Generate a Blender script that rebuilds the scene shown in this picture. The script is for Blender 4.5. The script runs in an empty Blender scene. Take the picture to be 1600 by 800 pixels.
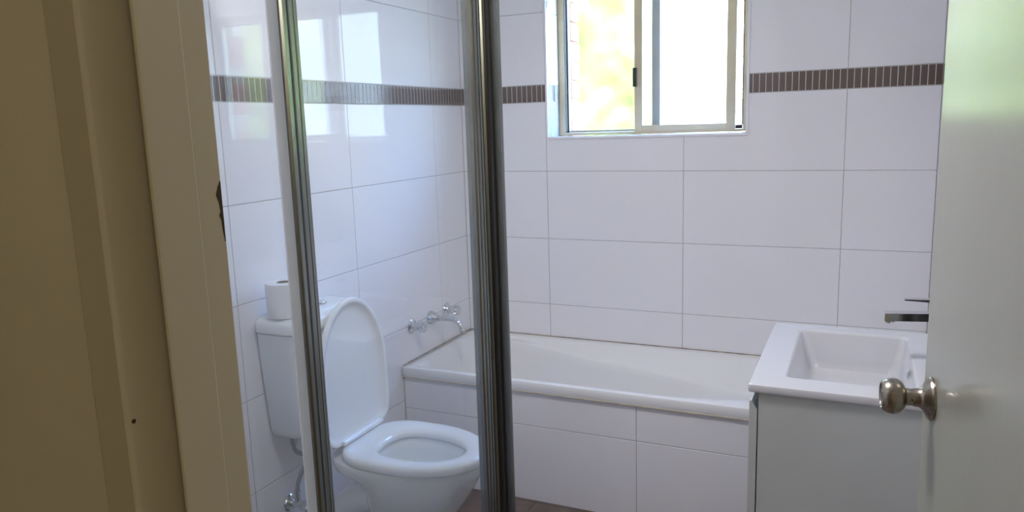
import bpy, bmesh, math, random
from mathutils import Vector, Matrix
random.seed(7)
S = bpy.context.scene
C = S.collection

# ------------------------------------------------------------------ camera
CX, CY, CZ = 1.683, 0.0, 1.45
YAW, PITCH, ROLL, FPX = 0.4346, 0.1719, 0.0317, 1192.3
cam_d = bpy.data.cameras.new('camera')
cam_d.sensor_width = 36.0
cam_d.lens = 36.0 * FPX / 1600.0
cam_d.clip_start = 0.02
cam = bpy.data.objects.new('camera', cam_d)
C.objects.link(cam)
fw = Vector((-math.sin(YAW) * math.cos(PITCH), math.cos(YAW) * math.cos(PITCH), -math.sin(PITCH)))
r0 = Vector((math.cos(YAW), math.sin(YAW), 0))
d0 = fw.cross(r0)
rt = r0 * math.cos(ROLL) + d0 * math.sin(ROLL)
dn = -r0 * math.sin(ROLL) + d0 * math.cos(ROLL)
m3 = Matrix((rt, -dn, -fw)).transposed()
cam.matrix_world = Matrix.Translation((CX, CY, CZ)) @ m3.to_4x4()
S.camera = cam

# ------------------------------------------------------------------ world, sun, exposure
W = bpy.data.worlds.new('sky')
S.world = W
W.use_nodes = True
wn = W.node_tree.nodes
wl = W.node_tree.links
bg = wn['Background']
sky = wn.new('ShaderNodeTexSky')
sky.sky_type = 'NISHITA'
sky.sun_disc = False
sky.sun_elevation = math.radians(48)
sky.sun_rotation = math.radians(200)
sky.air_density = 1.7
sky.dust_density = 0.3
sky.ozone_density = 3.0
hue = wn.new('ShaderNodeMix')                    # camera white balance leans the daylight towards blue
hue.data_type = 'RGBA'
hue.blend_type = 'MULTIPLY'
hue.inputs[0].default_value = 1.0
hue.inputs[7].default_value = (.74, .90, 1.24, 1)
wl.new(sky.outputs[0], hue.inputs[6])
wl.new(hue.outputs[2], bg.inputs[0])
bg.inputs[1].default_value = 1.0
sun_d = bpy.data.lights.new('sun', 'SUN')
sun_d.energy = 2.4
sun_d.angle = math.radians(0.6)
sun_d.color = (1.0, 0.93, 0.82)
sun = bpy.data.objects.new('sun', sun_d)
C.objects.link(sun)
sun.rotation_euler = Vector((0.30, 0.72, -0.92)).to_track_quat('-Z', 'Y').to_euler()
vs = S.view_settings
vs.view_transform = 'Standard'
vs.look = 'None'
vs.exposure = 2.86
vs.gamma = 1.0
vs.use_curve_mapping = False
cy = S.cycles
cy.use_denoising = True
cy.max_bounces = 14
cy.diffuse_bounces = 9
cy.glossy_bounces = 7
cy.transmission_bounces = 10
cy.transparent_max_bounces = 24
cy.sample_clamp_indirect = 12.0
cy.caustics_reflective = True
cy.caustics_refractive = True
cy.use_guiding = True

# ------------------------------------------------------------------ materials
def mat(name, col=(.8, .8, .8), rough=.5, metal=0.0, spec=.5, coat=0.0, noise=None, bump=None, ior=1.5):
    m = bpy.data.materials.new(name)
    m.use_nodes = True
    nt = m.node_tree
    b = nt.nodes['Principled BSDF']
    b.inputs['Base Color'].default_value = (*col, 1)
    b.inputs['Roughness'].default_value = rough
    b.inputs['Metallic'].default_value = metal
    b.inputs['IOR'].default_value = ior
    b.inputs['Specular IOR Level'].default_value = spec
    b.inputs['Coat Weight'].default_value = coat
    b.inputs['Coat Roughness'].default_value = .04
    if noise or bump:
        tc = nt.nodes.new('ShaderNodeTexCoord')
    if noise:                                   # (scale, amount, stretch)
        sc_, am, st = noise
        mp = nt.nodes.new('ShaderNodeMapping')
        mp.inputs['Scale'].default_value = st
        nz = nt.nodes.new('ShaderNodeTexNoise')
        nz.inputs['Scale'].default_value = sc_
        nz.inputs['Detail'].default_value = 5
        rp = nt.nodes.new('ShaderNodeValToRGB')
        rp.color_ramp.elements[0].position = .3
        rp.color_ramp.elements[1].position = .7
        rp.color_ramp.elements[0].color = (*[max(0, c * (1 - am)) for c in col], 1)
        rp.color_ramp.elements[1].color = (*[min(1, c * (1 + am)) for c in col], 1)
        nt.links.new(tc.outputs['Object'], mp.inputs[0])
        nt.links.new(mp.outputs[0], nz.inputs[0])
        nt.links.new(nz.outputs[0], rp.inputs[0])
        nt.links.new(rp.outputs[0], b.inputs['Base Color'])
    if bump:                                    # (scale, strength, stretch)
        sc_, sg, st = bump
        mp = nt.nodes.new('ShaderNodeMapping')
        mp.inputs['Scale'].default_value = st
        nz = nt.nodes.new('ShaderNodeTexNoise')
        nz.inputs['Scale'].default_value = sc_
        nz.inputs['Detail'].default_value = 4
        bp = nt.nodes.new('ShaderNodeBump')
        bp.inputs['Strength'].default_value = sg
        bp.inputs['Distance'].default_value = .002
        nt.links.new(tc.outputs['Object'], mp.inputs[0])
        nt.links.new(mp.outputs[0], nz.inputs[0])
        nt.links.new(nz.outputs[0], bp.inputs['Height'])
        nt.links.new(bp.outputs[0], b.inputs['Normal'])
    return m

ONE = (1, 1, 1)
M = {}
M['tile'] = mat('glossy_white_tile', (.87, .86, .885), .045, spec=.36, noise=(1.5, .012, ONE))
M['grout'] = mat('grey_grout', (.42, .41, .41), .85, noise=(40, .15, ONE))
M['mosaic'] = mat('brown_mosaic', (.175, .135, .12), .16, noise=(9, .2, ONE))
M['mosaic_grout'] = mat('pale_mosaic_grout', (.62, .60, .58), .85)
M['floor_tile'] = mat('brown_floor_tile', (.17, .125, .11), .42, noise=(14, .22, ONE))
M['floor_grout'] = mat('dark_floor_grout', (.10, .085, .08), .9)
M['white_paint'] = mat('white_ceiling_paint', (.88, .88, .87), .7)
M['cream'] = mat('cream_gloss_paint', (.48, .43, .31), .33, noise=(6, .04, (1, 1, .3)), bump=(35, .12, (1, 1, .15)))
M['hall_paint'] = mat('cream_wall_paint', (.60, .55, .41), .6, noise=(5, .04, ONE))
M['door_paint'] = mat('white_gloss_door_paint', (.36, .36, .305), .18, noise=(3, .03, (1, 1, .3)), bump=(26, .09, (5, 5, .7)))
M['dark_wood'] = mat('bare_dark_timber', (.05, .035, .02), .8)
M['hall_floor'] = mat('timber_hall_floor', (.22, .13, .07), .4, noise=(7, .3, (1, 8, 1)))
M['alu_cream'] = mat('primrose_window_aluminium', (.66, .55, .36), .38, noise=(12, .05, ONE))
M['alu_grey'] = mat('weathered_aluminium_track', (.42, .42, .41), .4, metal=.5)
M['black'] = mat('black_plastic', (.025, .022, .02), .35)
M['rubber'] = mat('black_rubber', (.03, .03, .03), .7)
M['screen_alu'] = mat('satin_shower_aluminium', (.27, .285, .275), .24, metal=1.0, noise=(20, .06, (1, 1, .05)))
M['screen_dark'] = mat('dark_shower_channel', (.055, .053, .05), .3, metal=.9)
M['seal'] = mat('frosted_white_seal', (.72, .76, .82), .35)
M['ceramic'] = mat('white_vitreous_china', (.86, .88, .88), .09, coat=.3)
M['plastic'] = mat('white_cistern_plastic', (.78, .81, .82), .16)
M['seat'] = mat('white_seat_plastic', (.86, .88, .89), .12)
M['acrylic'] = mat('white_bath_acrylic', (.84, .84, .84), .13)
M['sealant'] = mat('aged_cream_sealant', (.66, .60, .47), .5, noise=(30, .15, ONE))
M['mould'] = mat('stained_grey_sealant', (.34, .28, .22), .7, noise=(25, .45, ONE))
M['chrome'] = mat('polished_chrome', (.72, .73, .74), .07, metal=1.0)
M['mirror'] = mat('silvered_mirror', (.90, .92, .91), .0, metal=1.0)
M['braid'] = mat('braided_steel_hose', (.34, .34, .34), .4, metal=.8, bump=(260, .5, ONE))
M['knob'] = mat('brushed_nickel_knob', (.40, .355, .30), .27, metal=1.0, noise=(30, .12, (1, 1, 9)))
M['vanity'] = mat('white_melamine', (.55, .575, .56), .35, noise=(4, .015, ONE))
M['basin'] = mat('white_polymarble', (.68, .68, .71), .12, coat=.2)
M['paper'] = mat('white_tissue_paper', (.80, .80, .81), .9)
M['card'] = mat('brown_cardboard_core', (.28, .22, .17), .9)
M['red_brick'] = mat('sunlit_red_brick', (.36, .14, .08), .85, noise=(18, .25, ONE))
M['cream_brick'] = mat('sunlit_cream_brick', (.48, .38, .27), .85, noise=(18, .15, ONE))
M['mortar'] = mat('pale_mortar', (.46, .43, .38), .9)
M['leaf'] = mat('bright_green_leaf', (.32, .335, .055), .5, noise=(5, .2, ONE))
M['lawn'] = mat('dry_lawn', (.24, .27, .10), .9, noise=(20, .3, ONE))
M['lamp_glass'] = mat('opal_lamp_glass', (.8, .78, .7), .3)

def glass_clear():
    m = bpy.data.materials.new('clear_shower_glass')
    m.use_nodes = True
    nt = m.node_tree
    for n in list(nt.nodes):
        nt.nodes.remove(n)
    o = nt.nodes.new('ShaderNodeOutputMaterial')
    mx = nt.nodes.new('ShaderNodeMixShader')
    lw = nt.nodes.new('ShaderNodeLayerWeight')       # Schlick reflectance of one glass surface
    lw.inputs[0].default_value = .5
    p5 = nt.nodes.new('ShaderNodeMath'); p5.operation = 'POWER'; p5.inputs[1].default_value = 5.0
    fr = nt.nodes.new('ShaderNodeMath'); fr.operation = 'MULTIPLY_ADD'
    fr.inputs[1].default_value = .96; fr.inputs[2].default_value = .04
    nt.links.new(lw.outputs['Facing'], p5.inputs[0])
    nt.links.new(p5.outputs[0], fr.inputs[0])
    tr = nt.nodes.new('ShaderNodeBsdfTransparent')
    tr.inputs[0].default_value = (.984, .993, 1.0, 1)
    gl = nt.nodes.new('ShaderNodeBsdfGlossy')
    gl.inputs['Roughness'].default_value = .0
    nt.links.new(fr.outputs[0], mx.inputs[0])
    nt.links.new(tr.outputs[0], mx.inputs[1])
    nt.links.new(gl.outputs[0], mx.inputs[2])
    nt.links.new(mx.outputs[0], o.inputs[0])
    return m
M['glass'] = glass_clear()
M['seal'].node_tree.nodes['Principled BSDF'].inputs['Alpha'].default_value = .6

def glass_obscure():
    m = bpy.data.materials.new('pebbled_obscure_glass')
    m.use_nodes = True
    nt = m.node_tree
    for n in list(nt.nodes):
        nt.nodes.remove(n)
    o = nt.nodes.new('ShaderNodeOutputMaterial')
    tl = nt.nodes.new('ShaderNodeBsdfTranslucent')
    tl.inputs[0].default_value = (.93, .94, .92, 1)
    rf = nt.nodes.new('ShaderNodeBsdfRefraction')
    rf.inputs['Roughness'].default_value = .25
    rf.inputs['IOR'].default_value = 1.18
    rf.inputs[0].default_value = (.95, .96, .94, 1)
    gl = nt.nodes.new('ShaderNodeBsdfGlossy')
    gl.inputs['Roughness'].default_value = .15
    tc = nt.nodes.new('ShaderNodeTexCoord')
    vo = nt.nodes.new('ShaderNodeTexVoronoi')
    vo.inputs['Scale'].default_value = 170
    bp = nt.nodes.new('ShaderNodeBump')
    bp.inputs['Strength'].default_value = .2
    bp.inputs['Distance'].default_value = .002
    nt.links.new(tc.outputs['Object'], vo.inputs[0])
    nt.links.new(vo.outputs[0], bp.inputs['Height'])
    nt.links.new(bp.outputs[0], rf.inputs['Normal'])
    nt.links.new(bp.outputs[0], gl.inputs['Normal'])
    m1 = nt.nodes.new('ShaderNodeMixShader')
    m1.inputs[0].default_value = .982
    m2 = nt.nodes.new('ShaderNodeMixShader')
    m2.inputs[0].default_value = .05
    nt.links.new(tl.outputs[0], m1.inputs[1])
    nt.links.new(rf.outputs[0], m1.inputs[2])
    nt.links.new(m1.outputs[0], m2.inputs[1])
    nt.links.new(gl.outputs[0], m2.inputs[2])
    nt.links.new(m2.outputs[0], o.inputs[0])
    return m
M['obscure'] = glass_obscure()

# ------------------------------------------------------------------ mesh helpers
def smooth(bm, ang=35):
    for f in bm.faces:
        f.smooth = True
    lim = math.radians(ang)
    for e in bm.edges:
        if len(e.link_faces) == 2 and e.calc_face_angle(0) > lim:
            e.smooth = False

def link(name, bm, m, parent=None, sm=None):
    bmesh.ops.recalc_face_normals(bm, faces=bm.faces)
    if sm:
        smooth(bm, sm)
    me = bpy.data.meshes.new(name)
    bm.to_mesh(me)
    bm.free()
    me.materials.append(M[m])
    o = bpy.data.objects.new(name, me)
    C.objects.link(o)
    if sm and sm <= 40:
        wn_ = o.modifiers.new('flat_faces', 'WEIGHTED_NORMAL')
        wn_.keep_sharp = True
        wn_.weight = 80
    if parent is not None:
        o.parent = parent
        o.matrix_parent_inverse = parent.matrix_world.inverted()
    return o

def tag(o, label=None, cat=None, group=None, kind=None):
    if label: o['label'] = label
    if cat: o['category'] = cat
    if group: o['group'] = group
    if kind: o['kind'] = kind
    return o

def empty(name, loc, label, cat, group=None, kind=None):
    o = bpy.data.objects.new(name, None)
    o.empty_display_size = .05
    C.objects.link(o)
    o.location = loc
    o.matrix_world = Matrix.Translation(loc)
    return tag(o, label, cat, group, kind)

def box(bm, x0, x1, y0, y1, z0, z1, bev=0, seg=2):
    vs_ = [bm.verts.new((x, y, z)) for x in (x0, x1) for y in (y0, y1) for z in (z0, z1)]
    idx = [(0, 1, 3, 2), (4, 6, 7, 5), (0, 4, 5, 1), (2, 3, 7, 6), (0, 2, 6, 4), (1, 5, 7, 3)]
    fs = [bm.faces.new([vs_[i] for i in q]) for q in idx]
    if bev:
        bm.normal_update()
        es = list({e for f in fs for e in f.edges})
        bmesh.ops.bevel(bm, geom=es, offset=bev, segments=seg, affect='EDGES', profile=.5)
    return bm

def B(*a, **k):
    return box(bmesh.new(), *a, **k)

def prism(pts, lo, hi, axis='z', bm=None):
    """extrude a 2-D outline; axis z: (x,y); axis y: (x,z); axis x: (y,z)"""
    bm = bm or bmesh.new()
    def P(p, h):
        return {'z': (p[0], p[1], h), 'y': (p[0], h, p[1]), 'x': (h, p[0], p[1])}[axis]
    a = [bm.verts.new(P(p, lo)) for p in pts]
    b = [bm.verts.new(P(p, hi)) for p in pts]
    n = len(pts)
    bm.faces.new(a)
    bm.faces.new(b[::-1])
    for i in range(n):
        bm.faces.new((a[i], a[(i + 1) % n], b[(i + 1) % n], b[i]))
    return bm

def loft(rings, cap0=True, cap1=True, bm=None):
    bm = bm or bmesh.new()
    R = [[bm.verts.new(p) for p in r] for r in rings]
    n = len(R[0])
    for a, b in zip(R, R[1:]):
        for i in range(n):
            bm.faces.new((a[i], a[(i + 1) % n], b[(i + 1) % n], b[i]))
    if cap0: bm.faces.new(R[0][::-1])
    if cap1: bm.faces.new(R[-1])
    return bm

def lathe(prof, origin, axis, seg=40, bm=None):
    """prof: list of (radius, height along axis)"""
    ax = Vector(axis).normalized()
    t = Vector((0, 0, 1)) if abs(ax.z) < .9 else Vector((1, 0, 0))
    u = ax.cross(t).normalized()
    v = ax.cross(u)
    o = Vector(origin)
    rings = []
    for r, h in prof:
        r = max(r, 1e-5)
        rings.append([o + ax * h + (u * math.cos(2 * math.pi * i / seg) + v * math.sin(2 * math.pi * i / seg)) * r for i in range(seg)])
    return loft(rings, bm=bm)

def spline(pts, n=10):
    P = [Vector(p) for p in pts]
    P = [P[0] * 2 - P[1]] + P + [P[-1] * 2 - P[-2]]
    out = []
    for i in range(1, len(P) - 2):
        a, b, c, d = P[i - 1:i + 3]
        for k in range(n):
            t = k / n
            out.append(.5 * (2 * b + (c - a) * t + (2 * a - 5 * b + 4 * c - d) * t * t + (3 * b - a - 3 * c + d) * t ** 3))
    out.append(P[-2].copy())
    return out

def tube(path, rad, seg=14, bm=None):
    path = [Vector(p) for p in path]
    rings = []
    u = None
    for i, p in enumerate(path):
        t = (path[min(i + 1, len(path) - 1)] - path[max(i - 1, 0)]).normalized()
        if u is None:
            u = t.cross(Vector((0, 0, 1)) if abs(t.z) < .9 else Vector((1, 0, 0))).normalized()
        u = (u - t * u.dot(t)).normalized()
        v = t.cross(u)
        r = rad(i / (len(path) - 1)) if callable(rad) else rad
        rings.append([p + (u * math.cos(2 * math.pi * k / seg) + v * math.sin(2 * math.pi * k / seg)) * r for k in range(seg)])
    return loft(rings, bm=bm)

def rrect(x0, x1, y0, y1, r, n=6):
    out = []
    rs = r if isinstance(r, (list, tuple)) else (r, r, r, r)
    for (cx_, cy_, a0, rr) in ((x1 - rs[0], y1 - rs[0], 0, rs[0]), (x0 + rs[1], y1 - rs[1], 90, rs[1]), (x0 + rs[2], y0 + rs[2], 180, rs[2]), (x1 - rs[3], y0 + rs[3], 270, rs[3])):
        for k in range(n + 1):
            a = math.radians(a0 + 90 * k / n)
            out.append((cx_ + rr * math.cos(a), cy_ + rr * math.sin(a)))
    return out

# ------------------------------------------------------------------ room dimensions (metres)
XR = 1.92            # right wall
YF, YB = .555, 3.129  # front and back wall faces
YH = .447            # hall face of the front wall
ZC = 2.42
ZR = [0, .038, .338, .638, .938, 1.238, 1.537]
BAND = (1.537, 1.611)
ZR2 = [1.611, 1.912, 2.212, ZC]
WX0, WX1, WZ0, WZ1 = .424, 1.254, 1.388, 2.06
WY = 3.265           # inner face of the window frame
G = .0011            # half joint

tile_cache = {}
def tile_mesh(w, h, m, thick=.006, ch=.0011):
    key = (round(w, 4), round(h, 4), m)
    if key in tile_cache:
        return tile_cache[key]
    bm = bmesh.new()
    def ring(i, z): return [bm.verts.new(p) for p in ((i, i, z), (w - i, i, z), (w - i, h - i, z), (i, h - i, z))]
    a, b, c = ring(0, -thick), ring(0, -ch), ring(ch, 0)
    bm.faces.new(c)
    for p, q in ((a, b), (b, c)):
        for i in range(4):
            bm.faces.new((p[i], p[(i + 1) % 4], q[(i + 1) % 4], q[i]))
    me = bpy.data.meshes.new('tile')
    bm.to_mesh(me)
    bm.free()
    me.materials.append(M[m])
    tile_cache[key] = me
    return me

def add_tile(parent, O, U, V, N, u0, u1, v0, v1, m='tile', name='tile', jit=.0006):
    w, h = u1 - u0 - 2 * G, v1 - v0 - 2 * G
    if w < .004 or h < .004:
        return
    me = tile_mesh(w, h, m)
    o = bpy.data.objects.new(name, me)
    C.objects.link(o)
    o.parent = parent
    o.matrix_parent_inverse = parent.matrix_world.inverted()
    n = (N + U * random.uniform(-jit, jit) + V * random.uniform(-jit, jit)).normalized()
    uu = (U - n * U.dot(n)).normalized()
    vv = n.cross(uu)
    R = Matrix((uu, vv, n)).transposed().to_4x4()
    o.matrix_world = Matrix.Translation(O + U * (u0 + G) + V * (v0 + G)) @ R
    return o

def poly_tile(parent, O, U, V, N, pts, m='tile'):
    bm = bmesh.new()
    a = [bm.verts.new(O + U * p[0] + V * p[1]) for p in pts]
    b = [bm.verts.new(O + U * p[0] + V * p[1] - N * .006) for p in pts]
    bm.faces.new(a)
    for i in range(len(a)):
        j = (i + 1) % len(a)
        bm.faces.new((a[i], a[j], b[j], b[i]))
    return link('tile', bm, m, parent)

def sticks(parent, O, U, V, N, u0, u1, start):
    P = .0238
    k = math.floor((u0 - start) / P)
    x = start + k * P
    while x < u1 - .002:
        add_tile(parent, O, U, V, N, max(x, u0), min(x + P, u1), BAND[0] + .0005, BAND[1] - .0005, 'mosaic', 'mosaic_tile', .003)
        x += P

X, Y, Z = Vector((1, 0, 0)), Vector((0, 1, 0)), Vector((0, 0, 1))
GR = .0013           # grout depth below the tile face

# ------------------------------------------------------------------ structure
# left wall
wl_ = tag(link('wall_left', B(-.12, -GR, YF - .12, YB + .12, 0, ZC), 'grout'), kind='structure', label='white tiled wall with brown mosaic band, toilet and bath taps on it')
ycols = [YF, 1.071, 1.671, 2.271, 2.871, YB]
for z0, z1 in list(zip(ZR, ZR[1:])) + list(zip(ZR2, ZR2[1:])):
    for y0, y1 in zip(ycols, ycols[1:]):
        # u runs along +y, v up, normal +x  (y cross z = x)
        add_tile(wl_, Vector((0, 0, 0)), Y, Z, X, y0, y1, z0, z1)
link('mosaic_bed', B(-.004, -.0008, YF, YB, BAND[0] + .001, BAND[1] - .001), 'mosaic_grout', wl_)
sticks(wl_, Vector((0, 0, 0)), Y, Z, X, YF, YB, 2.871)

# back wall (with window hole)
bm = bmesh.new()
for a in ((-.12, WX0, 0, ZC), (WX1, XR + .12, 0, ZC), (WX0, WX1, 0, WZ0 - .012), (WX0, WX1, WZ1 + .006, ZC)):
    box(bm, a[0], a[1], YB + GR, YB + .22, a[2], a[3])
wb = tag(link('wall_back', bm, 'grout'), kind='structure', label='white tiled wall with brown mosaic band around the window')
# normal -y : u = +x, v = +z gives x cross z = -y
OB = Vector((0, YB, 0))
xcols = [0, .413, 1.013, 1.613, XR]
for z0, z1 in list(zip(ZR, ZR[1:])) + list(zip(ZR2, ZR2[1:])):
    for x0, x1 in zip(xcols, xcols[1:]):
        hit = x1 > WX0 + .02 and x0 < WX1 - .02 and z1 > WZ0 and z0 < WZ1
        if not hit:
            add_tile(wb, OB, X, Z, -Y, x0, x1, z0, z1)
            continue
        g = G
        a0, a1, b0, b1 = x0 + g, x1 - g, z0 + g, z1 - g
        hx0, hx1, hz0, hz1 = WX0 - .001, WX1 + .001, WZ0 - .012, WZ1 + .006
        if x0 < hx0 and x1 < hx1:     # first column hit: window covers its right part (x0 .413 -> thin strip left)
            if z0 < hz0 < z1:
                poly_tile(wb, OB, X, Z, -Y, [(a0, b0), (a1, b0), (a1, hz0), (hx0, hz0), (hx0, b1), (a0, b1)])
            elif z0 < hz1 < z1:
                poly_tile(wb, OB, X, Z, -Y, [(a0, b0), (hx0, b0), (hx0, hz1), (a1, hz1), (a1, b1), (a0, b1)])
            else:
                poly_tile(wb, OB, X, Z, -Y, [(a0, b0), (hx0, b0), (hx0, b1), (a0, b1)])
        else:
            if z0 < hz0 < z1:
                poly_tile(wb, OB, X, Z, -Y, [(a0, b0), (a1, b0), (a1, b1), (hx1, b1), (hx1, hz0), (a0, hz0)])
            elif z0 < hz1 < z1:
                poly_tile(wb, OB, X, Z, -Y, [(hx1, b0), (a1, b0), (a1, b1), (a0, b1), (a0, hz1), (hx1, hz1)])
            else:
                poly_tile(wb, OB, X, Z, -Y, [(hx1, b0), (a1, b0), (a1, b1), (hx1, b1)])
for a, b in ((0, WX0 - .001), (WX1 + .001, XR)):
    link('mosaic_bed', B(a, b, YB + .0008, YB + .004, BAND[0] + .001, BAND[1] - .001), 'mosaic_grout', wb)
    sticks(wb, OB, X, Z, -Y, a, b, 1.278)
# window reveals, tiled
RV = WY - YB - .001
OL = Vector((WX0, YB, 0))
for z0, z1 in ((WZ0, BAND[0]), (BAND[1], 1.912), (1.912, WZ1)):
    # left reveal faces +x: u = +y, v = +z
    add_tile(wb, OL, Y, Z, X, 0, RV, z0, z1, name='reveal_tile')
    # right reveal faces -x: u = -y from the back
    add_tile(wb, Vector((WX1, WY, 0)), -Y, Z, -X, 0, RV, z0, z1, name='reveal_tile')
for k in range(6):
    add_tile(wb, OL, Y, Z, X, k * .0227, (k + 1) * .0227, BAND[0], BAND[1], 'mosaic', 'mosaic_tile')
    add_tile(wb, Vector((WX1, WY, 0)), -Y, Z, -X, k * .0227, (k + 1) * .0227, BAND[0], BAND[1], 'mosaic', 'mosaic_tile')
# sill and head tiles (faces +z / -z)
for x0, x1 in ((WX0, .839), (.839, WX1)):
    add_tile(wb, Vector((0, YB, WZ0)), X, Y, Z, x0, x1, 0, RV, name='sill_tile')
    add_tile(wb, Vector((0, WY, WZ1)), X, -Y, -Z, x0, x1, 0, RV, name='head_tile')
# white edge trim round the opening
bm = bmesh.new()
box(bm, WX0 - .002, WX1 + .012, YB - .006, YB + .006, WZ0 - .013, WZ0 - .001, .003)
box(bm, WX1 + .0005, WX1 + .011, YB - .005, YB + .006, WZ0 - .001, WZ1 + .01, .003)
box(bm, WX0 - .010, WX0 - .0005, YB - .003, YB + .006, WZ0 - .001, WZ1 + .01, .0013)
box(bm, WX0 - .010, WX1 + .011, YB - .005, YB + .006, WZ1 + .001, WZ1 + .011, .003)
tag(link('trim_1', bm, 'tile', sm=40), kind='structure', label='white edge trim around the tiled window opening')

# right wall
wr = tag(link('wall_right', B(XR + GR, XR + .12, YF - .12, YB + .12, 0, ZC), 'grout'), kind='structure', label='white tiled wall behind the vanity and open door')
rcols = [1.329, 1.929, 2.529, YB]
for z0, z1 in list(zip(ZR, ZR[1:])) + list(zip(ZR2, ZR2[1:])):
    for y0, y1 in zip(rcols, rcols[1:]):
        add_tile(wr, Vector((XR, YB, 0)), -Y, Z, -X, YB - y1, YB - y0, z0, z1)
    add_tile(wr, Vector((XR, YB, 0)), -Y, Z, -X, YB - 1.329, YB - YF, z0, z1)
sticks(wr, Vector((XR, YB, 0)), -Y, Z, -X, 0, YB - 1.3, 0)

# front wall with the doorway; its hall side is painted cream
DX0, DX1, DZ = 1.106, 1.884, 2.06
bm = bmesh.new()
for a in ((-.12, DX0, .507), (DX1, XR + .12, .507)):
    box(bm, a[0], a[1], a[2], YF - .004, 0, ZC)
box(bm, -.12, DX0 - .053, YH + .012, .507, 0, ZC)
box(bm, DX1 + .053, XR + .12, YH + .012, .507, 0, ZC)
box(bm, DX0 - .053, DX1 + .053, .507, YF - .004, DZ + .012, ZC)
box(bm, DX0 - .053, DX1 + .053, YH + .012, .507, DZ + .05, ZC)
wf = tag(link('wall_front', bm, 'grout'), kind='structure', label='wall holding the doorway')
ON = Vector((XR, YF, 0))
for z0, z1 in list(zip(ZR, ZR[1:])) + list(zip(ZR2, ZR2[1:])):
    for x0, x1 in ((0, .5), (.5, DX0)):
        add_tile(wf, ON, -X, Z, Y, XR - x1, XR - x0, z0, z1)
    add_tile(wf, ON, -X, Z, Y, 0, XR - DX1, z0, z1)
bm = bmesh.new()
box(bm, -.4, DX0 - .053, YH, YH + .012, 0, ZC)
box(bm, DX1 + .053, 2.9, YH, YH + .012, 0, ZC)
box(bm, DX0 - .053, DX1 + .053, YH, YH + .012, DZ + .05, ZC)
tag(link('wall_hall_front', bm, 'hall_paint'), kind='structure', label='cream painted hallway wall beside the doorway')

# door lining with stop (left jamb is in view), architrave strips
bm = bmesh.new()
LX = 1.118
# left jamb outline (x,y): rebate on the room side, stop, hall edge
jl = [(DX0, .505), (DX0 + .0005, .556), (LX - .0035, .556), (LX - .001, .5548), (LX, .552), (LX, .5155),
      (1.1272, .5158), (1.1300, .5128), (1.130, .470), (1.1293, .4663), (1.1275, .4655), (1.1255, .4663), (1.1250, .468), (1.1250, .505)]
prism(jl, 0, DZ, bm=bm)
jr = [(2 * 1.495 - x, y) for x, y in jl]
prism(jr, 0, DZ, bm=bm)
prism([(.4655, DZ + .012), (.556, DZ + .012), (.556, DZ), (.5155, DZ), (.5155, DZ - .012), (.4655, DZ - .012)], DX0, DX1, axis='x', bm=bm)
t2 = tag(link('trim_2', bm, 'cream', sm=30), kind='structure', label='cream painted door lining with rebate and stop')
bm = bmesh.new()
al = [(1.0946, .498), (1.0946, .446), (1.0935, .4425), (1.091, .441), (1.0565, .4405), (1.0545, .4412), (1.0535, .4435), (1.0535, .498)]
prism(al, 0, DZ + .04, bm=bm)
prism([(2.990 - x, y) for x, y in al], 0, DZ + .04, bm=bm)
box(bm, 1.0535, 1.9365, .4405, .4655, DZ + .012, DZ + .053)
tag(link('trim_3', bm, 'cream', sm=30), kind='structure', label='narrow cream architrave strip around the doorway on the hall side')
# packing between architrave and lining
bm = bmesh.new()
box(bm, 1.0946, DX0, .497, .52, 0, DZ)
box(bm, 2.990 - DX0, 2.990 - 1.0946, .497, .52, 0, DZ)
tag(link('trim_4', bm, 'cream'), kind='structure', label='recessed cream strip between architrave and door lining')
# chipped paint on the arris of the rebate, and an old nail hole
rnd = random.Random(3)
pts = [(0, 0), (.006, .006), (.012, .016), (.007, .025), (.005, .036), (.009, .040), (.005, .046), (.004, .058), (.002, .066), (0, .072)]
bm = bmesh.new()
prism([(.5530 - a * .55, 1.345 + (.072 - b) * .82) for a, b in pts], LX - .002, LX + .0006, axis='x', bm=bm)
link('paint_chip', bm, 'dark_wood', t2)
link('nail_hole', lathe([(.0022, -.002), (.0022, .0006), (.0014, .0008)], (1.0944, .4475, 1.1965), (1, 0, 0), 10), 'dark_wood', t2)

# floor and ceiling
fl = tag(link('floor', B(-.12, XR + .12, YF - .10, YB + .12, -.12, -GR), 'floor_grout'), kind='structure', label='brown tiled bathroom floor')
for i in range(7):
    for j in range(9):
        x0, x1 = max(0, i * .3 - .02), min(XR, i * .3 + .28)
        y0, y1 = max(YF, YB - .61 - (8 - j) * .3 + .0), min(YB, YB - .61 - (7 - j) * .3)
        if x1 - x0 > .01 and y1 - y0 > .01:
            add_tile(fl, Vector((0, 0, 0)), X, Y, Z, x0, x1, y0, y1, 'floor_tile', 'floor_tile')
tag(link('ceiling', B(-.12, XR + .12, YF - .12, YB + .22, ZC, ZC + .12), 'white_paint'), kind='structure', label='white bathroom ceiling')

# hallway the camera stands in
bm = B(-.4, 2.9, -1.1, YH + .012, -.12, 0)
tag(link('floor_hall', bm, 'hall_floor'), kind='structure', label='timber hallway floor')
tag(link('ceiling_hall', B(-.5, 3.0, -1.2, YF - .12, ZC, ZC + .12), 'white_paint'), kind='structure', label='hallway ceiling')
tag(link('wall_hall_back', B(-.5, 3.0, -1.2, -1.1, -.12, ZC), 'hall_paint'), kind='structure', label='cream hallway wall opposite the doorway')
tag(link('wall_hall_left', B(-.5, -.4, -1.1, YH + .02, -.12, ZC), 'hall_paint'), kind='structure', label='cream wall at the hallway end')
tag(link('wall_hall_right', B(2.9, 3.0, -1.1, YH + .02, -.12, ZC), 'hall_paint'), kind='structure', label='cream wall at the other hallway end')

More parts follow.
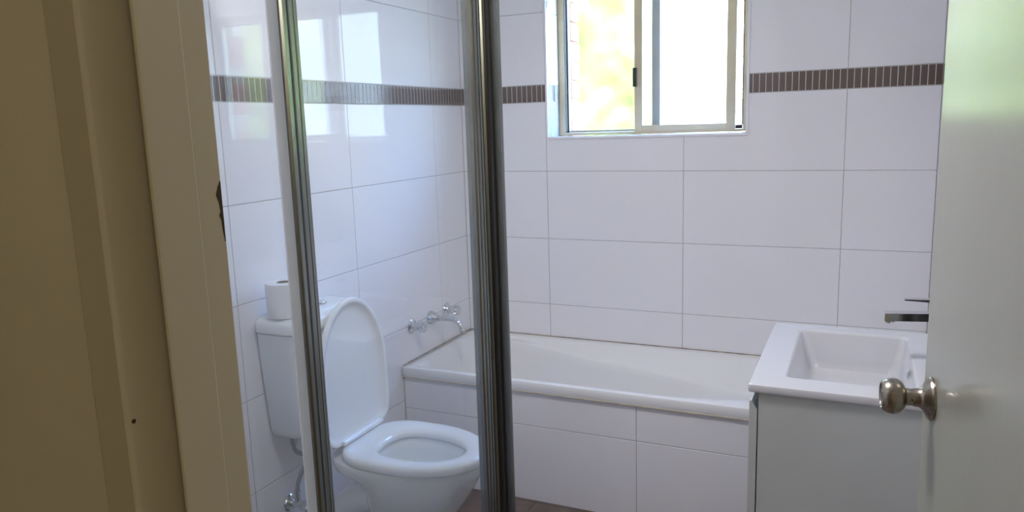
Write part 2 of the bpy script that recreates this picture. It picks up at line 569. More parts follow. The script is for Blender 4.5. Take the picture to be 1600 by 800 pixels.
# ------------------------------------------------------------------ window
w1 = B(WX0 + .001, WX1 - .001, WY, WY + .075, WZ0 + .001, WZ0 + .012, .001)
box(w1, WX0 + .001, WX0 + .030, WY, WY + .075, WZ0 + .012, WZ1 - .001, .001)
box(w1, WX1 - .030, WX1 - .001, WY, WY + .075, WZ0 + .012, WZ1 - .001, .001)
box(w1, WX0 + .030, WX1 - .030, WY, WY + .075, WZ1 - .030, WZ1 - .001, .001)
win = tag(link('window_1', w1, 'alu_cream'), kind='structure', label='cream aluminium sliding window with obscure glass, right sash open a crack')
# fixed sash (outer track)
fx0, fx1, fz0, fz1 = WX0 + .031, .876, WZ0 + .013, WZ1 - .031
yo = WY + .030
bm = bmesh.new()
box(bm, fx0, fx0 + .005, yo, yo + .018, fz0, fz1)
box(bm, fx1 - .036, fx1, yo, yo + .018, fz0, fz1, .002)
box(bm, fx0 + .008, fx1 - .036, yo, yo + .018, fz0, fz0 + .008)
box(bm, fx0 + .008, fx1 - .036, yo, yo + .018, fz1 - .012, fz1)
fs = link('fixed_sash', bm, 'alu_grey', win)
link('pane', B(fx0 + .005, fx1 - .036, yo + .002, yo + .006, fz0 + .008, fz1 - .012), 'obscure', fs)
bm = bmesh.new()
box(bm, fx0 - .0005, fx0 + .0045, yo - .003, yo, fz0, fz1)
link('gasket', bm, 'rubber', fs)
# sliding sash (inner track)
sx0, sx1, sz0, sz1 = .770, 1.1925, WZ0 + .005, WZ1 - .022
yi = WY + .002
bm = bmesh.new()
box(bm, sx0, sx0 + .034, yi, yi + .024, sz0, sz1, .002)
box(bm, sx1 - .037, sx1, yi, yi + .024, sz0, sz1, .002)
box(bm, sx0 + .034, sx1 - .037, yi, yi + .024, sz0, sz0 + .031, .002)
box(bm, sx0 + .034, sx1 - .037, yi, yi + .024, sz1 - .03, sz1, .002)
ss = link('sliding_sash', bm, 'alu_cream', win)
link('pane', B(sx0 + .034, sx1 - .037, yi + .010, yi + .014, sz0 + .031, sz1 - .03), 'obscure', ss)
link('latch', B(sx0 - .004, sx0 + .013, yi - .014, yi - .0005, 1.588, 1.668, .003), 'black', ss)
link('roller_guide', B(sx1 + .002, WX1 - .034, WY + .004, WY + .026, WZ0 + .013, WZ0 + .028, .002), 'rubber', win)
link('jamb_seal', B(WX1 - .0345, WX1 - .0305, WY + .002, WY + .03, WZ0 + .028, WZ1 - .03), 'rubber', win)
link('reveal_gasket', B(WX0 + .0300, WX0 + .0315, WY + .001, WY + .026, WZ0 + .013, WZ1 - .031), 'rubber', win)

# ------------------------------------------------------------------ outside
tag(link('ground_outside', B(-9, 9, YB + .22, 16, -.5, -.35), 'lawn'), kind='structure', label='lawn outside the window')
nb = tag(link('wall_neighbour', B(-.55, 7, 6.52, 6.8, -.36, 3.3), 'mortar'), kind='structure', label='sunlit brick wall of the house next door seen through the window')
me_b = None
for r in range(18):
    for k in range(8):
        x0 = -.5 + k * .24 + (.12 if r % 2 else 0)
        z0 = 1.15 + r * .086
        mm = 'red_brick' if (r * 7 + k * 3) % 5 == 0 else 'cream_brick'
        key = ('brick', mm)
        if key not in tile_cache:
            b_ = B(0, .23, -.012, .02, 0, .076, .003, 1)
            me = bpy.data.meshes.new('brick'); b_.to_mesh(me); b_.free(); me.materials.append(M[mm]); tile_cache[key] = me
        o = bpy.data.objects.new('brick', tile_cache[key]); C.objects.link(o)
        o.parent = nb; o.location = (x0, 6.52, z0)
# our own brick jamb outside the frame
bj = tag(link('wall_outside_jamb', B(.0, WX0 + .012, YB + .2201, YB + .33, .9, 2.6), 'mortar'), kind='structure', label='brick jamb outside the window')
for r in range(14):
    b_ = B(.05, WX0 + .03, YB + .2225, YB + .332, .95 + r * .086, .95 + r * .086 + .076, .003, 1)
    link('brick', b_, 'red_brick' if r % 3 else 'cream_brick', bj)
# hedge
bm = bmesh.new()
rh = random.Random(11)
for k in range(52000):
    a = rh.uniform(0, 6.283); e = rh.uniform(-1, 1)
    R_ = rh.uniform(.8, 1.0)
    c_ = Vector((-2.35 + 2.55 * R_ * math.cos(a) * math.sqrt(1 - e * e), 5.8 + .65 * R_ * math.sin(a) * math.sqrt(1 - e * e), 1.5 + 3.1 * R_ * e))
    if c_.z < -.35: continue
    n = Vector((rh.uniform(-1, 1), rh.uniform(-1, 1), rh.uniform(-.2, 1))).normalized()
    u = n.cross(Vector((rh.uniform(-1, 1), rh.uniform(-1, 1), .3))).normalized() * .085
    v = n.cross(u).normalized() * .048
    q = [bm.verts.new(c_ + s) for s in (-u, -u * .2 + v, u, -u * .2 - v)]
    bm.faces.new(q)
hg = link('hedge', bm, 'leaf')
tag(hg, 'sunlit green hedge beyond the obscure window glass', 'hedge', kind='stuff')

# ------------------------------------------------------------------ room door
ang = math.radians(97.0)
E_ = Vector((1.783, 1.306, 0))
dd = Vector((math.cos(ang), math.sin(ang), 0))       # hinge -> free edge
nn = Vector((-dd.y, dd.x, 0))                         # face normal towards the room (-x side)
DL = .73
Hn = E_ - dd * DL
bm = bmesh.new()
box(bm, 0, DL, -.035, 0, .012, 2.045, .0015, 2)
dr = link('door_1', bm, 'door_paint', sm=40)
dr.matrix_world = Matrix((( dd.x, nn.x, 0, Hn.x), (dd.y, nn.y, 0, Hn.y), (0, 0, 1, 0), (0, 0, 0, 1)))
tag(dr, kind='structure', label='white gloss painted flush door standing open with a round knob')
def dp(o):
    o.matrix_parent_inverse = Matrix.Identity(4)
    return o
bpy.context.view_layer.update()
KU, KZ = DL - .058, 1.024
for side in (1, -1):
    oy = 0 if side == 1 else -.035
    rose = dp(link('rose', lathe([(.0325, 0), (.0330, .003), (.0315, .006), (.026, .009), (.0185, .0125), (.0145, .018), (.0135, .026)], (KU, oy, KZ), (0, side, 0), 48), 'knob', dr, sm=30))
    kn = dp(link('door_knob', lathe([(.0125, .020), (.0130, .033), (.0140, .036), (.0190, .0385), (.0240, .0425), (.0268, .0485), (.0272, .055), (.0262, .061), (.0236, .0665),
                                  (.0205, .0695), (.0192, .0700), (.0186, .0692), (.0180, .0680), (.0095, .0672), (.0088, .0682), (.002, .0684)], (KU, oy, KZ), (0, side, 0), 48), 'knob', dr, sm=28))
    dp(link('key_slot', B(KU - .0008, KU + .0008, min(oy + side * .0675, oy + side * .0689), max(oy + side * .0675, oy + side * .0689), KZ - .005, KZ + .005), 'black', kn))
    dp(link('release_hole', lathe([(.0013, 0), (.0013, .0012), (.0009, .0014)], (KU - .0129, oy + side * .029, KZ), (-1, 0, 0), 12), 'black', rose))
dp(link('latch_plate', B(DL - .0005, DL + .0008, -.0295, -.0055, KZ - .028, KZ + .028, .0004, 1), 'knob', dr))
for hz in (.25, 1.80):
    dp(link('hinge', lathe([(.006, 0), (.006, .08)], (-.004, .004, hz), (0, 0, 1), 16), 'knob', dr, sm=40))

# ------------------------------------------------------------------ shower screen
XS = .90
SY0, SY1 = .5655, 1.56
SZ0, SZ1 = .09, 1.93
scr = empty('shower_screen', (XS, 1.5, 0), 'framed clear glass shower screen with ribbed satin aluminium corner post in front of the toilet', 'shower screen')
link('fixed_panel', B(XS - .003, XS + .003, SY0 + .02, .905, SZ0 + .03, SZ1 - .03), 'glass', scr)
link('pivot_door_panel', B(XS - .003, XS + .003, .925, 1.50, SZ0 + .03, SZ1 - .03), 'glass', scr)
link('return_panel', B(.022, XS - .015, SY1 + .012, SY1 + .018, SZ0 + .03, SZ1 - .03), 'glass', scr)
# stile between the fixed panel and the door: ribbed profile
st = [(XS - .013, .900), (XS + .009, .900), (XS + .012, .903), (XS + .012, .911), (XS + .009, .9125), (XS + .009, .9150), (XS + .013, .9165), (XS + .013, .9240),
      (XS + .010, .9255), (XS + .010, .9275), (XS + .0125, .929), (XS + .0125, .934), (XS + .010, .936), (XS - .013, .936)]
link('stile', prism(st, SZ0, SZ1), 'screen_alu', scr)
link('seal_strip', B(XS + .003, XS + .0065, .878, .8995, SZ0 + .03, SZ1 - .03, .001), 'seal', scr)
# wall channel on the front wall
link('wall_channel', B(XS - .014, XS + .014, SY0 - .009, SY0 + .022, SZ0, SZ1, .002), 'screen_alu', scr)
link('wall_channel', B(.0015, .026, SY1 + .001, SY1 + .029, SZ0, SZ1, .002), 'screen_alu', scr)
# corner: door stile, strike channel, square post with rounded nose
ds = [(XS - .012, 1.494), (XS + .006, 1.494), (XS + .010, 1.496), (XS + .010, 1.5035), (XS + .0065, 1.505), (XS + .0065, 1.508), (XS + .012, 1.510), (XS + .012, 1.516),
      (XS + .0075, 1.518), (XS + .0075, 1.521), (XS + .013, 1.5225), (XS + .013, 1.5275), (XS + .010, 1.529), (XS - .012, 1.529)]
link('door_stile', prism(ds, SZ0 + .01, SZ1 - .01), 'screen_alu', scr)
sc2 = [(XS - .014, 1.531), (XS + .013, 1.531), (XS + .017, 1.5335), (XS + .017, 1.5365), (XS + .013, 1.538), (XS + .004, 1.540), (XS + .004, 1.547), (XS - .014, 1.547)]
link('strike_channel', prism(sc2, SZ0, SZ1), 'screen_alu', scr)
cp = [(XS - .016, 1.549)] + [(XS + .002 + .019 * math.cos(a), 1.568 + .019 * math.sin(a)) for a in [math.radians(-88 + 178 * k / 14) for k in range(15)]] + [(XS - .016, 1.587)]
link('corner_post', prism(cp, SZ0, SZ1), 'screen_dark', scr, sm=30)
link('post_flange', prism([(XS + .020, 1.572), (XS + .0345, 1.5735), (XS + .0370, 1.5765), (XS + .0370, 1.5815), (XS + .016, 1.590), (XS - .016, 1.592), (XS - .016, 1.5875), (XS + .012, 1.586)], SZ0, SZ1), 'screen_alu', scr)
for z0, z1, nm in ((SZ1 - .005, SZ1 + .04, 'head_rail'), (SZ0 - .025, SZ0 + .035, 'sill_rail')):
    bm = bmesh.new()
    box(bm, XS - .015, XS + .015, SY0, 1.592, z0, z1, .002)
    box(bm, .004, XS - .015, SY1, SY1 + .03, z0, z1, .002)
    link(nm, bm, 'screen_alu', scr)
hob = bmesh.new()
box(hob, XS - .05, XS + .05, YF + .002, SY1 + .065, 0.001, SZ0 - .0255, .003)
box(hob, .002, XS - .05, SY1 - .035, SY1 + .065, 0.001, SZ0 - .0255, .003)
tag(link('shower_hob', hob, 'tile'), kind='structure', label='white tiled shower hob under the glass screen')

# ------------------------------------------------------------------ bath
BY, BZ = 2.52, .485
bath = empty('bathtub', (.8, 2.82, 0), 'white acrylic bathtub set against the tiled wall under the window', 'bathtub')
def lerp(a, b, t): return a + (b - a) * t
def pw(x, pts):
    for (xa, ya), (xb, yb) in zip(pts, pts[1:]):
        if x <= xb:
            t = max(0, (x - xa) / (xb - xa))
            return lerp(ya, yb, t)
    return pts[-1][1]
bx0, bx1 = .0025, XR - .003
yf, yw = BY, YB - .0025     # front and back of the tub
xs = [bx0, .03, .055, .062, .075, .11, .16, .22] + [.22 + (1.62 - .22) * k / 26 for k in range(1, 27)] + [1.66, 1.69, 1.72, bx1]
rings = []
for x in xs:
    inside = .06 < x < 1.70
    yn = pw(x, [(0, yf + .030), (1.10, yf + .030), (1.2, yf + .045), (1.33, yf + .085), (1.5, yf + .16), (1.7, yf + .26)])
    yr = pw(x, [(0, yw - .045), (1.2, yw - .045), (1.45, yw - .06), (1.7, yw - .2)])
    yc = pw(x, [(0, 3.072), (.25, 3.066), (.64, 3.005), (.86, 2.985), (1.265, 2.950), (1.5, 2.90), (1.7, 2.85)])
    zc = pw(x, [(0, .470), (.25, .470), (.86, .425), (1.265, .385), (1.5, .40), (1.7, .47)])
    zb = pw(x, [(.06, .478), (.075, .40), (.11, .22), (.16, .14), (.22, .12), (1.1, .115), (1.3, .19), (1.55, .37), (1.7, .478)])
    zb = min(zb, .478)
    zc = max(zc, zb + .004) if inside else BZ
    if not inside:
        zb = BZ
        zc = BZ
    lo = BZ - .001 if not inside else BZ
    prof = [(yf + .012, BZ - .034), (yf + .001, BZ - .034), (yf, BZ - .030), (yf, BZ - .006), (yf + .002, BZ - .001), (yf + .007, BZ),
            (yn - .006, BZ), (yn, BZ - .002 if inside else BZ), (lerp(yn, yn + .02, .4), lerp(BZ, zb, .10)), (yn + .02, lerp(BZ, zb, .5)), (yn + .045, lerp(BZ, zb, .92)), (yn + .085, zb),
            (lerp(yn + .085, yc - .10, .5), zb), (yc - .10, zb), (yc - .055, lerp(zb, zc, .10)), (yc - .022, lerp(zb, zc, .55)), (yc - .008, lerp(zb, zc, .90)), (yc - .003, zc - .007), (yc + .001, zc), (yc + .007, lerp(zc, BZ, .05)),
            (lerp(yc, yr, .3), lerp(zc, BZ, .27)), (lerp(yc, yr, .85), lerp(zc, BZ, .86)), (yr + .004, BZ - .001 if inside else BZ), (yr + .012, BZ), (yw, BZ), (yw, BZ - .01)]
    rings.append([(x, max(yf, min(yw, y)), z) for y, z in prof])
bm = bmesh.new()
R_ = [[bm.verts.new(p) for p in r] for r in rings]
for a, b in zip(R_, R_[1:]):
    for i in range(len(a) - 1):
        bm.faces.new((a[i], b[i], b[i + 1], a[i + 1]))
bmesh.ops.remove_doubles(bm, verts=bm.verts, dist=.0004)
tub = link('tub', bm, 'acrylic', bath, sm=50)
tub.modifiers.new('solid', 'SOLIDIFY').thickness = .004
tub.modifiers['solid'].offset = 0
link('front_sealant', B(.003, XR - .003, BY - .0012, BY + .012, .4432, .4508, .002), 'sealant', bath)
bm = bmesh.new()
box(bm, .0008, XR - .001, YB - .005, YB - .0008, BZ - .004, BZ + .0045)
box(bm, .0008, .005, BY + .012, YB - .005, BZ - .004, BZ + .0045)
link('wall_sealant', bm, 'mould', bath)
for x, y, r in ((1.262, BY - .0003, .0045), (1.157, BY + .001, .003)):
    link('chip', lathe([(r, 0), (r * .8, .0006)], (x, y, BZ - .010 + (.004 if r < .004 else 0)), (0, -1, 0), 9), 'mould', bath)
# tiled front panel
bf = tag(link('wall_bath_front', B(.002, XR - .002, BY + .011 + GR, BY + .04, 0, .443), 'grout'), kind='structure', label='white tiled panel along the front of the bathtub')
bcols = [.002, .378, .978, 1.578, XR - .002]
for z0, z1 in ((0.001, .308), (.308, .4425)):
    for x0, x1 in zip(bcols, bcols[1:]):
        add_tile(bf, Vector((0, BY + .011, 0)), X, Z, -Y, x0, x1, z0, z1)

# ------------------------------------------------------------------ bath taps on the left wall
def tap_handle(y, z, label):
    t = empty('bath_tap', (0, y, z), label, 'tap', 'chrome bath taps')
    link('rose', lathe([(.0305, .0008), (.0305, .004), (.027, .008), (.018, .011), (.0165, .014)], (0, y, z), (1, 0, 0), 36), 'chrome', t, sm=30)
    link('spindle_cover', lathe([(.0155, .012), (.0165, .016), (.0165, .036), (.0145, .040)], (0, y, z), (1, 0, 0), 28), 'chrome', t, sm=30)
    rr = []
    for h, s in ((.040, .8), (.043, 1.0), (.060, 1.0), (.064, .9), (.066, .55), (.0665, .1)):
        rr.append([Vector((h, y + (.0215 + (.0026 if (k // 2) % 2 else -.0026)) * s * math.cos(2 * math.pi * k / 32), z + (.0215 + (.0026 if (k // 2) % 2 else -.0026)) * s * math.sin(2 * math.pi * k / 32))) for k in range(32)])
    link('handle', loft(rr), 'chrome', t, sm=40)
    return t
tap_handle(2.612, .634, 'ribbed chrome wall tap on the toilet side of the bath spout')
tap_handle(2.905, .636, 'ribbed chrome wall tap between the bath spout and the room corner')
sp = empty('bath_spout', (0, 2.762, .634), 'curved chrome bath spout on the tiled wall between two taps', 'spout')
link('rose', lathe([(.030, .0008), (.030, .004), (.0285, .010), (.023, .022), (.0165, .034), (.0125, .046), (.0115, .055)], (0, 2.762, .634), (1, 0, 0), 36), 'chrome', sp, sm=30)
link('spout_pipe', tube(spline([(.045, 2.762, .634), (.085, 2.762, .636), (.115, 2.762, .634), (.140, 2.762, .622), (.152, 2.762, .602), (.154, 2.762, .588)], 8), lambda t: .0115 + (.0015 if t > .9 else 0), 18), 'chrome', sp, sm=40)
link('aerator', lathe([(.0135, 0), (.0135, .012), (.011, .013)], (.154, 2.762, .592), (0.05, 0, -1), 20), 'chrome', sp, sm=30)

# ------------------------------------------------------------------ toilet
TY = 1.945
toi = empty('toilet', (.42, TY, 0), 'white toilet pan with its seat down and lid raised against the cistern', 'toilet')
def egg(x0, x1, hw, n=48, back=.55, y0=TY, side=.8):
    """egg outline, blunt towards the wall (x0), rounded at the front (x1)"""
    out = []
    xm = lerp(x0, x1, .46)
    for k in range(n):
        a = 2 * math.pi * k / n
        c_, s_ = math.cos(a), math.sin(a)
        if c_ >= 0:
            x = xm + (x1 - xm) * c_
            y = hw * s_
        else:
            e = back
            x = xm + (xm - x0) * -abs(c_) ** e
            y = hw * math.copysign(abs(s_) ** side, s_)
        out.append((x, y0 + y))
    return out
def ering(x0, x1, hw, z, back=.55): return [(x, y, z) for x, y in egg(x0, x1, hw, back=back)]
rings = [ering(.235, .475, .100, .001, .5), ering(.235, .478, .100, .04, .5), ering(.245, .485, .094, .10, .5), ering(.262, .51, .098, .17, .5), ering(.268, .555, .116, .24), ering(.262, .605, .140, .31),
         ering(.245, .630, .153, .355), ering(.19, .640, .160, .378), ering(.156, .648, .163, .388), ering(.150, .652, .165, .402), ering(.150, .654, .166, .414), ering(.152, .653, .165, .420), ering(.158, .647, .160, .4225),
         ering(.30, .605, .115, .4225), ering(.305, .598, .110, .418), ering(.305, .596, .108, .385), ering(.31, .585, .10, .33), ering(.33, .545, .08, .26), ering(.36, .49, .055, .20), ering(.39, .45, .03, .19)]
link('pan', loft(rings), 'ceramic', toi, sm=50)
link('water', loft([ering(.335, .54, .074, .250), ering(.335, .54, .074, .2505)]), 'ceramic', toi)
# seat ring
so, si = (.195, .668, .176), (.312, .592, .103)
def ring2(o, i, t, z): return ering(lerp(o[0], i[0], t), lerp(o[1], i[1], t), lerp(o[2], i[2], t), z)
rings = [ring2(so, si, t, z) for t, z in ((.03, .4265), (0, .430), (0, .444), (.02, .450), (.08, .4545), (.22, .4570), (.5, .4575), (.80, .4545), (.95, .449), (1, .442), (.985, .430), (.95, .4265))]
rings.append(rings[0])
bm = bmesh.new()
RR = [[bm.verts.new(p) for p in r] for r in rings[:-1]]
for q in range(len(RR)):
    a, b = RR[q], RR[(q + 1) % len(RR)]
    for i in range(len(a)):
        bm.faces.new((a[i], a[(i + 1) % len(a)], b[(i + 1) % len(b)], b[i]))
link('seat', bm, 'seat', toi, sm=60)
# lid: built lying flat in (length, width, height), then stood up about the hinge
HX, HZ = .204, .452
tilt = math.radians(91.5)
def lidp(l, w, h):   # l along lid from hinge, w sideways, h: outer side positive
    return (HX + l * math.cos(tilt) - h * math.sin(tilt), TY + w, HZ + l * math.sin(tilt) + h * math.cos(tilt))
def lring(i, h):
    return [lidp(x, y, h) for x, y in egg(.004 + i * .7, .462 - i, .176 - i, n=72, y0=0, back=.26, side=.30)]
rings = [lring(.020, -.004), lring(.0165, -.0085), lring(.008, -.0105), lring(.002, -.0095), lring(0, -.006), lring(0, .003), lring(.004, .008), lring(.016, .013), lring(.05, .018), lring(.10, .020), lring(.165, .021)]
rings = [lring(.165, .004), lring(.10, .004), lring(.04, .002)] + rings
link('lid', loft(rings), 'seat', toi, sm=50)
# hinge block and bolts
bm = bmesh.new()
box(bm, .209, .229, TY - .108, TY + .108, .4585, .4735, .006, 3)
link('hinge_bar', bm, 'seat', toi, sm=40)
for s in (-1, 1):
    hb = link('hinge_bracket', B(.168, .226, TY + s * .088 - .016, TY + s * .088 + .016, .4560, .4620, .003, 2), 'seat', toi)
    link('hinge_pin', lathe([(.0055, -.020), (.0055, .020)], (.205, TY + s * .120, .466), (0, 1, 0), 14), 'chrome', hb, sm=40)
link('trap_outlet', tube(spline([(.33, TY, .20), (.25, TY, .235), (.18, TY, .22), (.12, TY, .17), (.10, TY, .09), (.10, TY, .003)], 7), .052, 24), 'ceramic', toi, sm=50)
for s in (-1, 1):
    link('floor_bolt_cap', lathe([(.011, 0), (.010, .008), (.004, .012)], (.30, TY + s * .128, .001), (0, 0, 1), 18), 'plastic', toi, sm=40)
link('foot_flange', loft([ering(.215, .49, .125, .0008, .5), ering(.215, .49, .125, .012, .5), ering(.228, .48, .108, .020, .5)]), 'ceramic', toi, sm=40)

# cistern
cis = empty('toilet_cistern', (.09, TY, .49), 'white plastic toilet cistern with rounded corners on the tiled wall behind the raised lid', 'cistern')
CYC = 1.908
def cr(x1, hw, z, r): return [(x, y, z) for x, y in rrect(.002, x1, CYC - hw * .83, CYC + hw * .83, (r, .012, .012, r), 8)]
rings = [cr(.10, .150, .486, .04), cr(.122, .168, .490, .05), cr(.138, .180, .500, .055), cr(.146, .187, .516, .058), cr(.160, .203, .66, .060), cr(.170, .213, .80, .060), cr(.1725, .2155, .838, .060)]
link('tank', loft(rings), 'plastic', cis, sm=50)
rings = [cr(.168, .211, .8385, .060), cr(.168, .211, .8415, .060), cr(.178, .2205, .8425, .060), cr(.179, .2215, .846, .060), cr(.178, .2205, .868, .060), cr(.172, .2145, .880, .056), cr(.158, .200, .8865, .05), cr(.12, .165, .8885, .04)]
link('cistern_lid', loft(rings), 'plastic', cis, sm=50)
fb = link('flush_button_plate', loft([[(x, y, z) for x, y in rrect(.050 + i, .100 - i, CYC - .025 + i, CYC + .065 - i, .0225 - i, 8)] for i, z in ((0, .8875), (0, .8915), (.002, .893), (.005, .8925))]), 'chrome', cis, sm=30)
for s in (-1, 1):
    link('button', loft([[(x, y, z) for x, y in rrect(.056, .094, *sorted((CYC + .02 + s * .002, CYC + .02 + s * .039)), .012, 6)] for z in (.892, .8955)]), 'chrome', fb)

# toilet roll on the cistern
RX, RY, RZ = .082, 1.782, .8895
roll = empty('toilet_paper_roll', (RX, RY, RZ), 'white toilet paper roll standing upright on the cistern lid', 'toilet paper')
link('paper', lathe([(.021, .0), (.053, 0), (.0555, .003), (.0555, .102), (.053, .105), (.021, .105), (.021, 0)], (RX, RY, RZ), (0, 0, 1), 40), 'paper', roll, sm=40)
bm = bmesh.new()
core = []
for r, h in ((.0205, .001), (.0205, .1045), (.0190, .1045), (.0190, .001)):
    core.append([(RX + r * math.cos(2 * math.pi * k / 28), RY + r * math.sin(2 * math.pi * k / 28), RZ + h) for k in range(28)])
link('core', loft(core, False, False), 'card', roll, sm=40)

# stop valve and hose
sv = empty('stop_valve', (0, 1.815, .238), 'chrome stop valve on the wall below the cistern with a braided hose', 'valve')
vy, vz = 1.815, .238
link('rose', lathe([(.030, .0008), (.030, .005), (.026, .010), (.013, .014)], (0, vy, vz), (1, 0, 0), 30), 'chrome', sv, sm=30)
link('valve_body', lathe([(.012, .010), (.012, .045), (.015, .047), (.015, .058), (.012, .060)], (0, vy, vz), (1, 0, 0), 24), 'chrome', sv, sm=30)
hd = []
for h in (.060, .063, .082, .085):
    s = 1 if .061 < h < .084 else .85
    hd.append([(h, vy + (.022 if (k // 3) % 2 else .018) * s * math.cos(2 * math.pi * k / 30), vz + (.022 if (k // 3) % 2 else .018) * s * math.sin(2 * math.pi * k / 30)) for k in range(30)])
link('handwheel', loft(hd), 'chrome', sv, sm=40)
link('outlet', lathe([(.009, 0), (.009, .022), (.012, .024), (.012, .040)], (.036, vy, vz + .008), (0, 0, 1), 18), 'chrome', sv, sm=30)
link('hose', tube(spline([(.036, vy, vz + .045), (.037, vy + .008, .310), (.040, vy + .035, .350), (.048, vy + .058, .385), (.056, vy + .050, .405), (.060, vy + .012, .413), (.060, vy - .020, .440), (.060, vy - .024, .470)], 8), .0068, 12), 'braid', sv, sm=50)
link('hose_nut', lathe([(.0125, 0), (.0125, .020), (.010, .022)], (.060, vy - .024, .464), (0, 0, 1), 6), 'chrome', sv)

# ------------------------------------------------------------------ vanity
VX0, VY0, VY1, VZ = 1.452, 1.811, 2.413, .820
van = empty('vanity_cabinet', (1.7, 2.11, 0), 'white vanity cabinet beside the open door with a angled finger-pull edge', 'vanity cabinet')
cx0 = VX0 + .0245
bm = bmesh.new()
box(bm, cx0, XR - .002, VY0 + .009, VY0 + .027, .10, VZ - .0215, .0005, 1)
link('side_panel', bm, 'vanity', van)
link('side_panel', B(cx0, XR - .002, VY1 - .027, VY1 - .009, .10, VZ - .0215, .0005, 1), 'vanity', van)
link('bottom_panel', B(cx0, XR - .002, VY0 + .027, VY1 - .027, .10, .118), 'vanity', van)
link('front_rail', B(cx0, cx0 + .018, VY0 + .027, VY1 - .027, VZ - .075, VZ - .0215), 'vanity', van)
link('kickboard', B(cx0 + .05, XR - .002, VY0 + .02, VY1 - .02, .001, .0995), 'vanity', van)
ym = (VY0 + VY1) / 2
for a, b in ((VY0 + .0095, ym - .0015), (ym + .0015, VY1 - .0095)):
    # door with its top edge bevelled towards the carcass
    link('cabinet_door', prism([(VX0 + .0035, .102), (VX0 + .0215, .102), (VX0 + .0215, VZ - .066), (VX0 + .0085, VZ - .0445), (VX0 + .0035, VZ - .0445)], a, b, axis='y'), 'vanity', van)

# frameless mirror on the right wall above the basin
mir = empty('wall_mirror', (XR, 2.06, 1.03), 'frameless rectangular mirror on the wall above the vanity basin', 'mirror')
link('mirror_glass', B(XR - .0065, XR - .0012, 1.68, 2.44, 1.03, 1.97, .0015, 1), 'mirror', mir)
for yy in (1.80, 2.32):
    for zz in (1.035, 1.965):
        link('mirror_clip', B(XR - .009, XR - .0066, yy - .009, yy + .009, zz - .012, zz + .012, .001, 1), 'chrome', mir)

# one-piece basin top
bt = empty('vanity_basin', (1.69, 2.11, VZ), 'white one-piece basin top with a rectangular bowl on the vanity cabinet', 'basin')
tx1 = XR - .0015
IX0, IX1, IY0, IY1 = 1.532, 1.815, 1.896, 2.352
nseg = 6
def rr3(x0, x1, y0, y1, r, z): return [(x, y, z) for x, y in rrect(x0, x1, y0, y1, r, nseg)]
rings = [rr3(VX0 + .004, tx1, VY0 + .004, VY1 - .004, .004, VZ - .0205), rr3(VX0 + .0015, tx1, VY0 + .0015, VY1 - .0015, .006, VZ - .0195), rr3(VX0, tx1, VY0, VY1, .007, VZ - .015), rr3(VX0, tx1, VY0, VY1, .007, VZ - .006),
         rr3(VX0 + .0015, tx1, VY0 + .0015, VY1 - .0015, .007, VZ - .0015), rr3(VX0 + .005, tx1, VY0 + .005, VY1 - .005, .007, VZ),
         rr3(IX0 - .006, IX1 + .006, IY0 - .006, IY1 + .006, .022, VZ), rr3(IX0 - .001, IX1 + .001, IY0 - .001, IY1 + .001, .02, VZ - .002), rr3(IX0 + .003, IX1 - .002, IY0 + .003, IY1 - .003, .02, VZ - .008),
         rr3(IX0 + .022, IX1 - .012, IY0 + .016, IY1 - .016, .03, VZ - .085), rr3(IX0 + .034, IX1 - .022, IY0 + .028, IY1 - .028, .03, VZ - .105), rr3(IX0 + .06, IX1 - .05, IY0 + .06, IY1 - .06, .03, VZ - .112),
         rr3(1.66, 1.70, 2.09, 2.13, .018, VZ - .116)]
link('basin_top', loft(rings, cap0=False), 'basin', bt, sm=40)
link('waste', lathe([(.028, 0), (.028, .003), (.022, .004), (.010, .001)], (1.68, 2.11, VZ - .1165), (0, 0, 1), 28), 'chrome', bt, sm=40)
link('overflow_ring', lathe([(.0085, .001), (.0130, .001), (.0130, .004), (.0115, .0055), (.0095, .004), (.0085, .001)], (IX1 - .0052, 2.11, VZ - .033), (-1, 0, .14), 28), 'chrome', bt, sm=40)

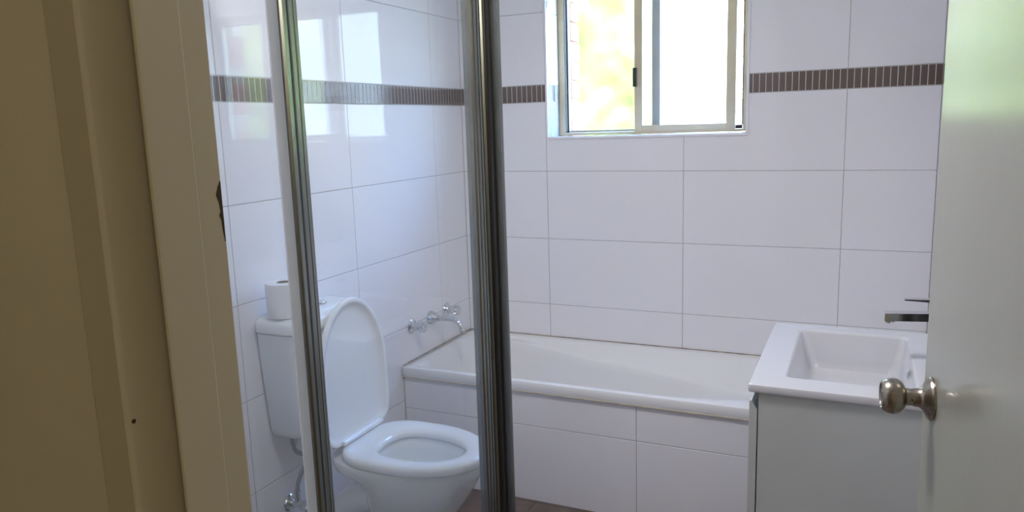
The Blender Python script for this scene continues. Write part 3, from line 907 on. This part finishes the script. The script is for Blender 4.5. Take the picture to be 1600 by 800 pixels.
# mixer
mx = empty('basin_mixer', (1.872, 2.11, VZ), 'square chrome basin mixer with flat lever behind the basin bowl', 'tap')
link('body', B(1.846, 1.894, 2.088, 2.132, VZ + .0005, VZ + .143, .004, 2), 'chrome', mx, sm=40)
link('spout', prism([(1.746, VZ + .1265), (1.850, VZ + .1335), (1.850, VZ + .113), (1.772, VZ + .1085), (1.766, VZ + .1065), (1.750, VZ + .1055), (1.746, VZ + .108)], 2.094, 2.126, axis='y'), 'chrome', mx)
link('aerator', lathe([(.011, 0), (.011, .006), (.008, .0065)], (1.758, 2.11, VZ + .1065), (0, 0, -1), 20), 'chrome', mx, sm=40)
link('lever', prism([(1.788, VZ + .1625), (1.790, VZ + .1655), (1.880, VZ + .1685), (1.890, VZ + .150), (1.850, VZ + .146), (1.850, VZ + .1605)], 2.098, 2.122, axis='y'), 'chrome', mx)

# ------------------------------------------------------------------ fill lamp added in the hallway, unseen behind the camera, to brighten the jamb
lp = empty('hall_fill_lamp', (2.72, -.80, ZC), 'round opal fill lamp added to the hallway ceiling, out of view', 'lamp')
link('base', lathe([(.10, 0), (.10, .012), (.09, .016)], (2.72, -.80, ZC - .0005), (0, 0, -1), 32), 'white_paint', lp, sm=40)
link('shade', lathe([(.095, .016), (.13, .03), (.135, .05), (.11, .08), (.06, .098), (.01, .102)], (2.72, -.80, ZC), (0, 0, -1), 36), 'lamp_glass', lp, sm=60)
ld = bpy.data.lights.new('hall_fill_light', 'POINT')
ld.energy = 1.85
ld.color = (1.0, .93, .82)
ld.shadow_soft_size = .12
lo_ = bpy.data.objects.new('hall_fill_light', ld)
C.objects.link(lo_)
lo_.parent = lp
lo_.location = (0, 0, -.26)

# fill lamp added above the frame to lift the room against the window
bl = empty('bathroom_fill_lamp', (1.0, 1.38, ZC), 'round opal fill lamp added in the middle of the bathroom ceiling, out of view', 'lamp')
link('base', lathe([(.15, 0), (.15, .015), (.14, .02)], (1.0, 1.38, ZC - .0005), (0, 0, -1), 36), 'white_paint', bl, sm=40)
link('shade', lathe([(.14, .02), (.165, .03), (.165, .045), (.12, .065), (.05, .075), (.01, .076)], (1.0, 1.38, ZC), (0, 0, -1), 40), 'lamp_glass', bl, sm=60)
la = bpy.data.lights.new('bathroom_fill_light', 'AREA')
la.shape = 'DISK'
la.size = .30
la.energy = 2.3
la.color = (1.0, .955, .965)
lao = bpy.data.objects.new('bathroom_fill_light', la)
C.objects.link(lao)
lao.parent = bl
lao.location = (0, 0, -.08)
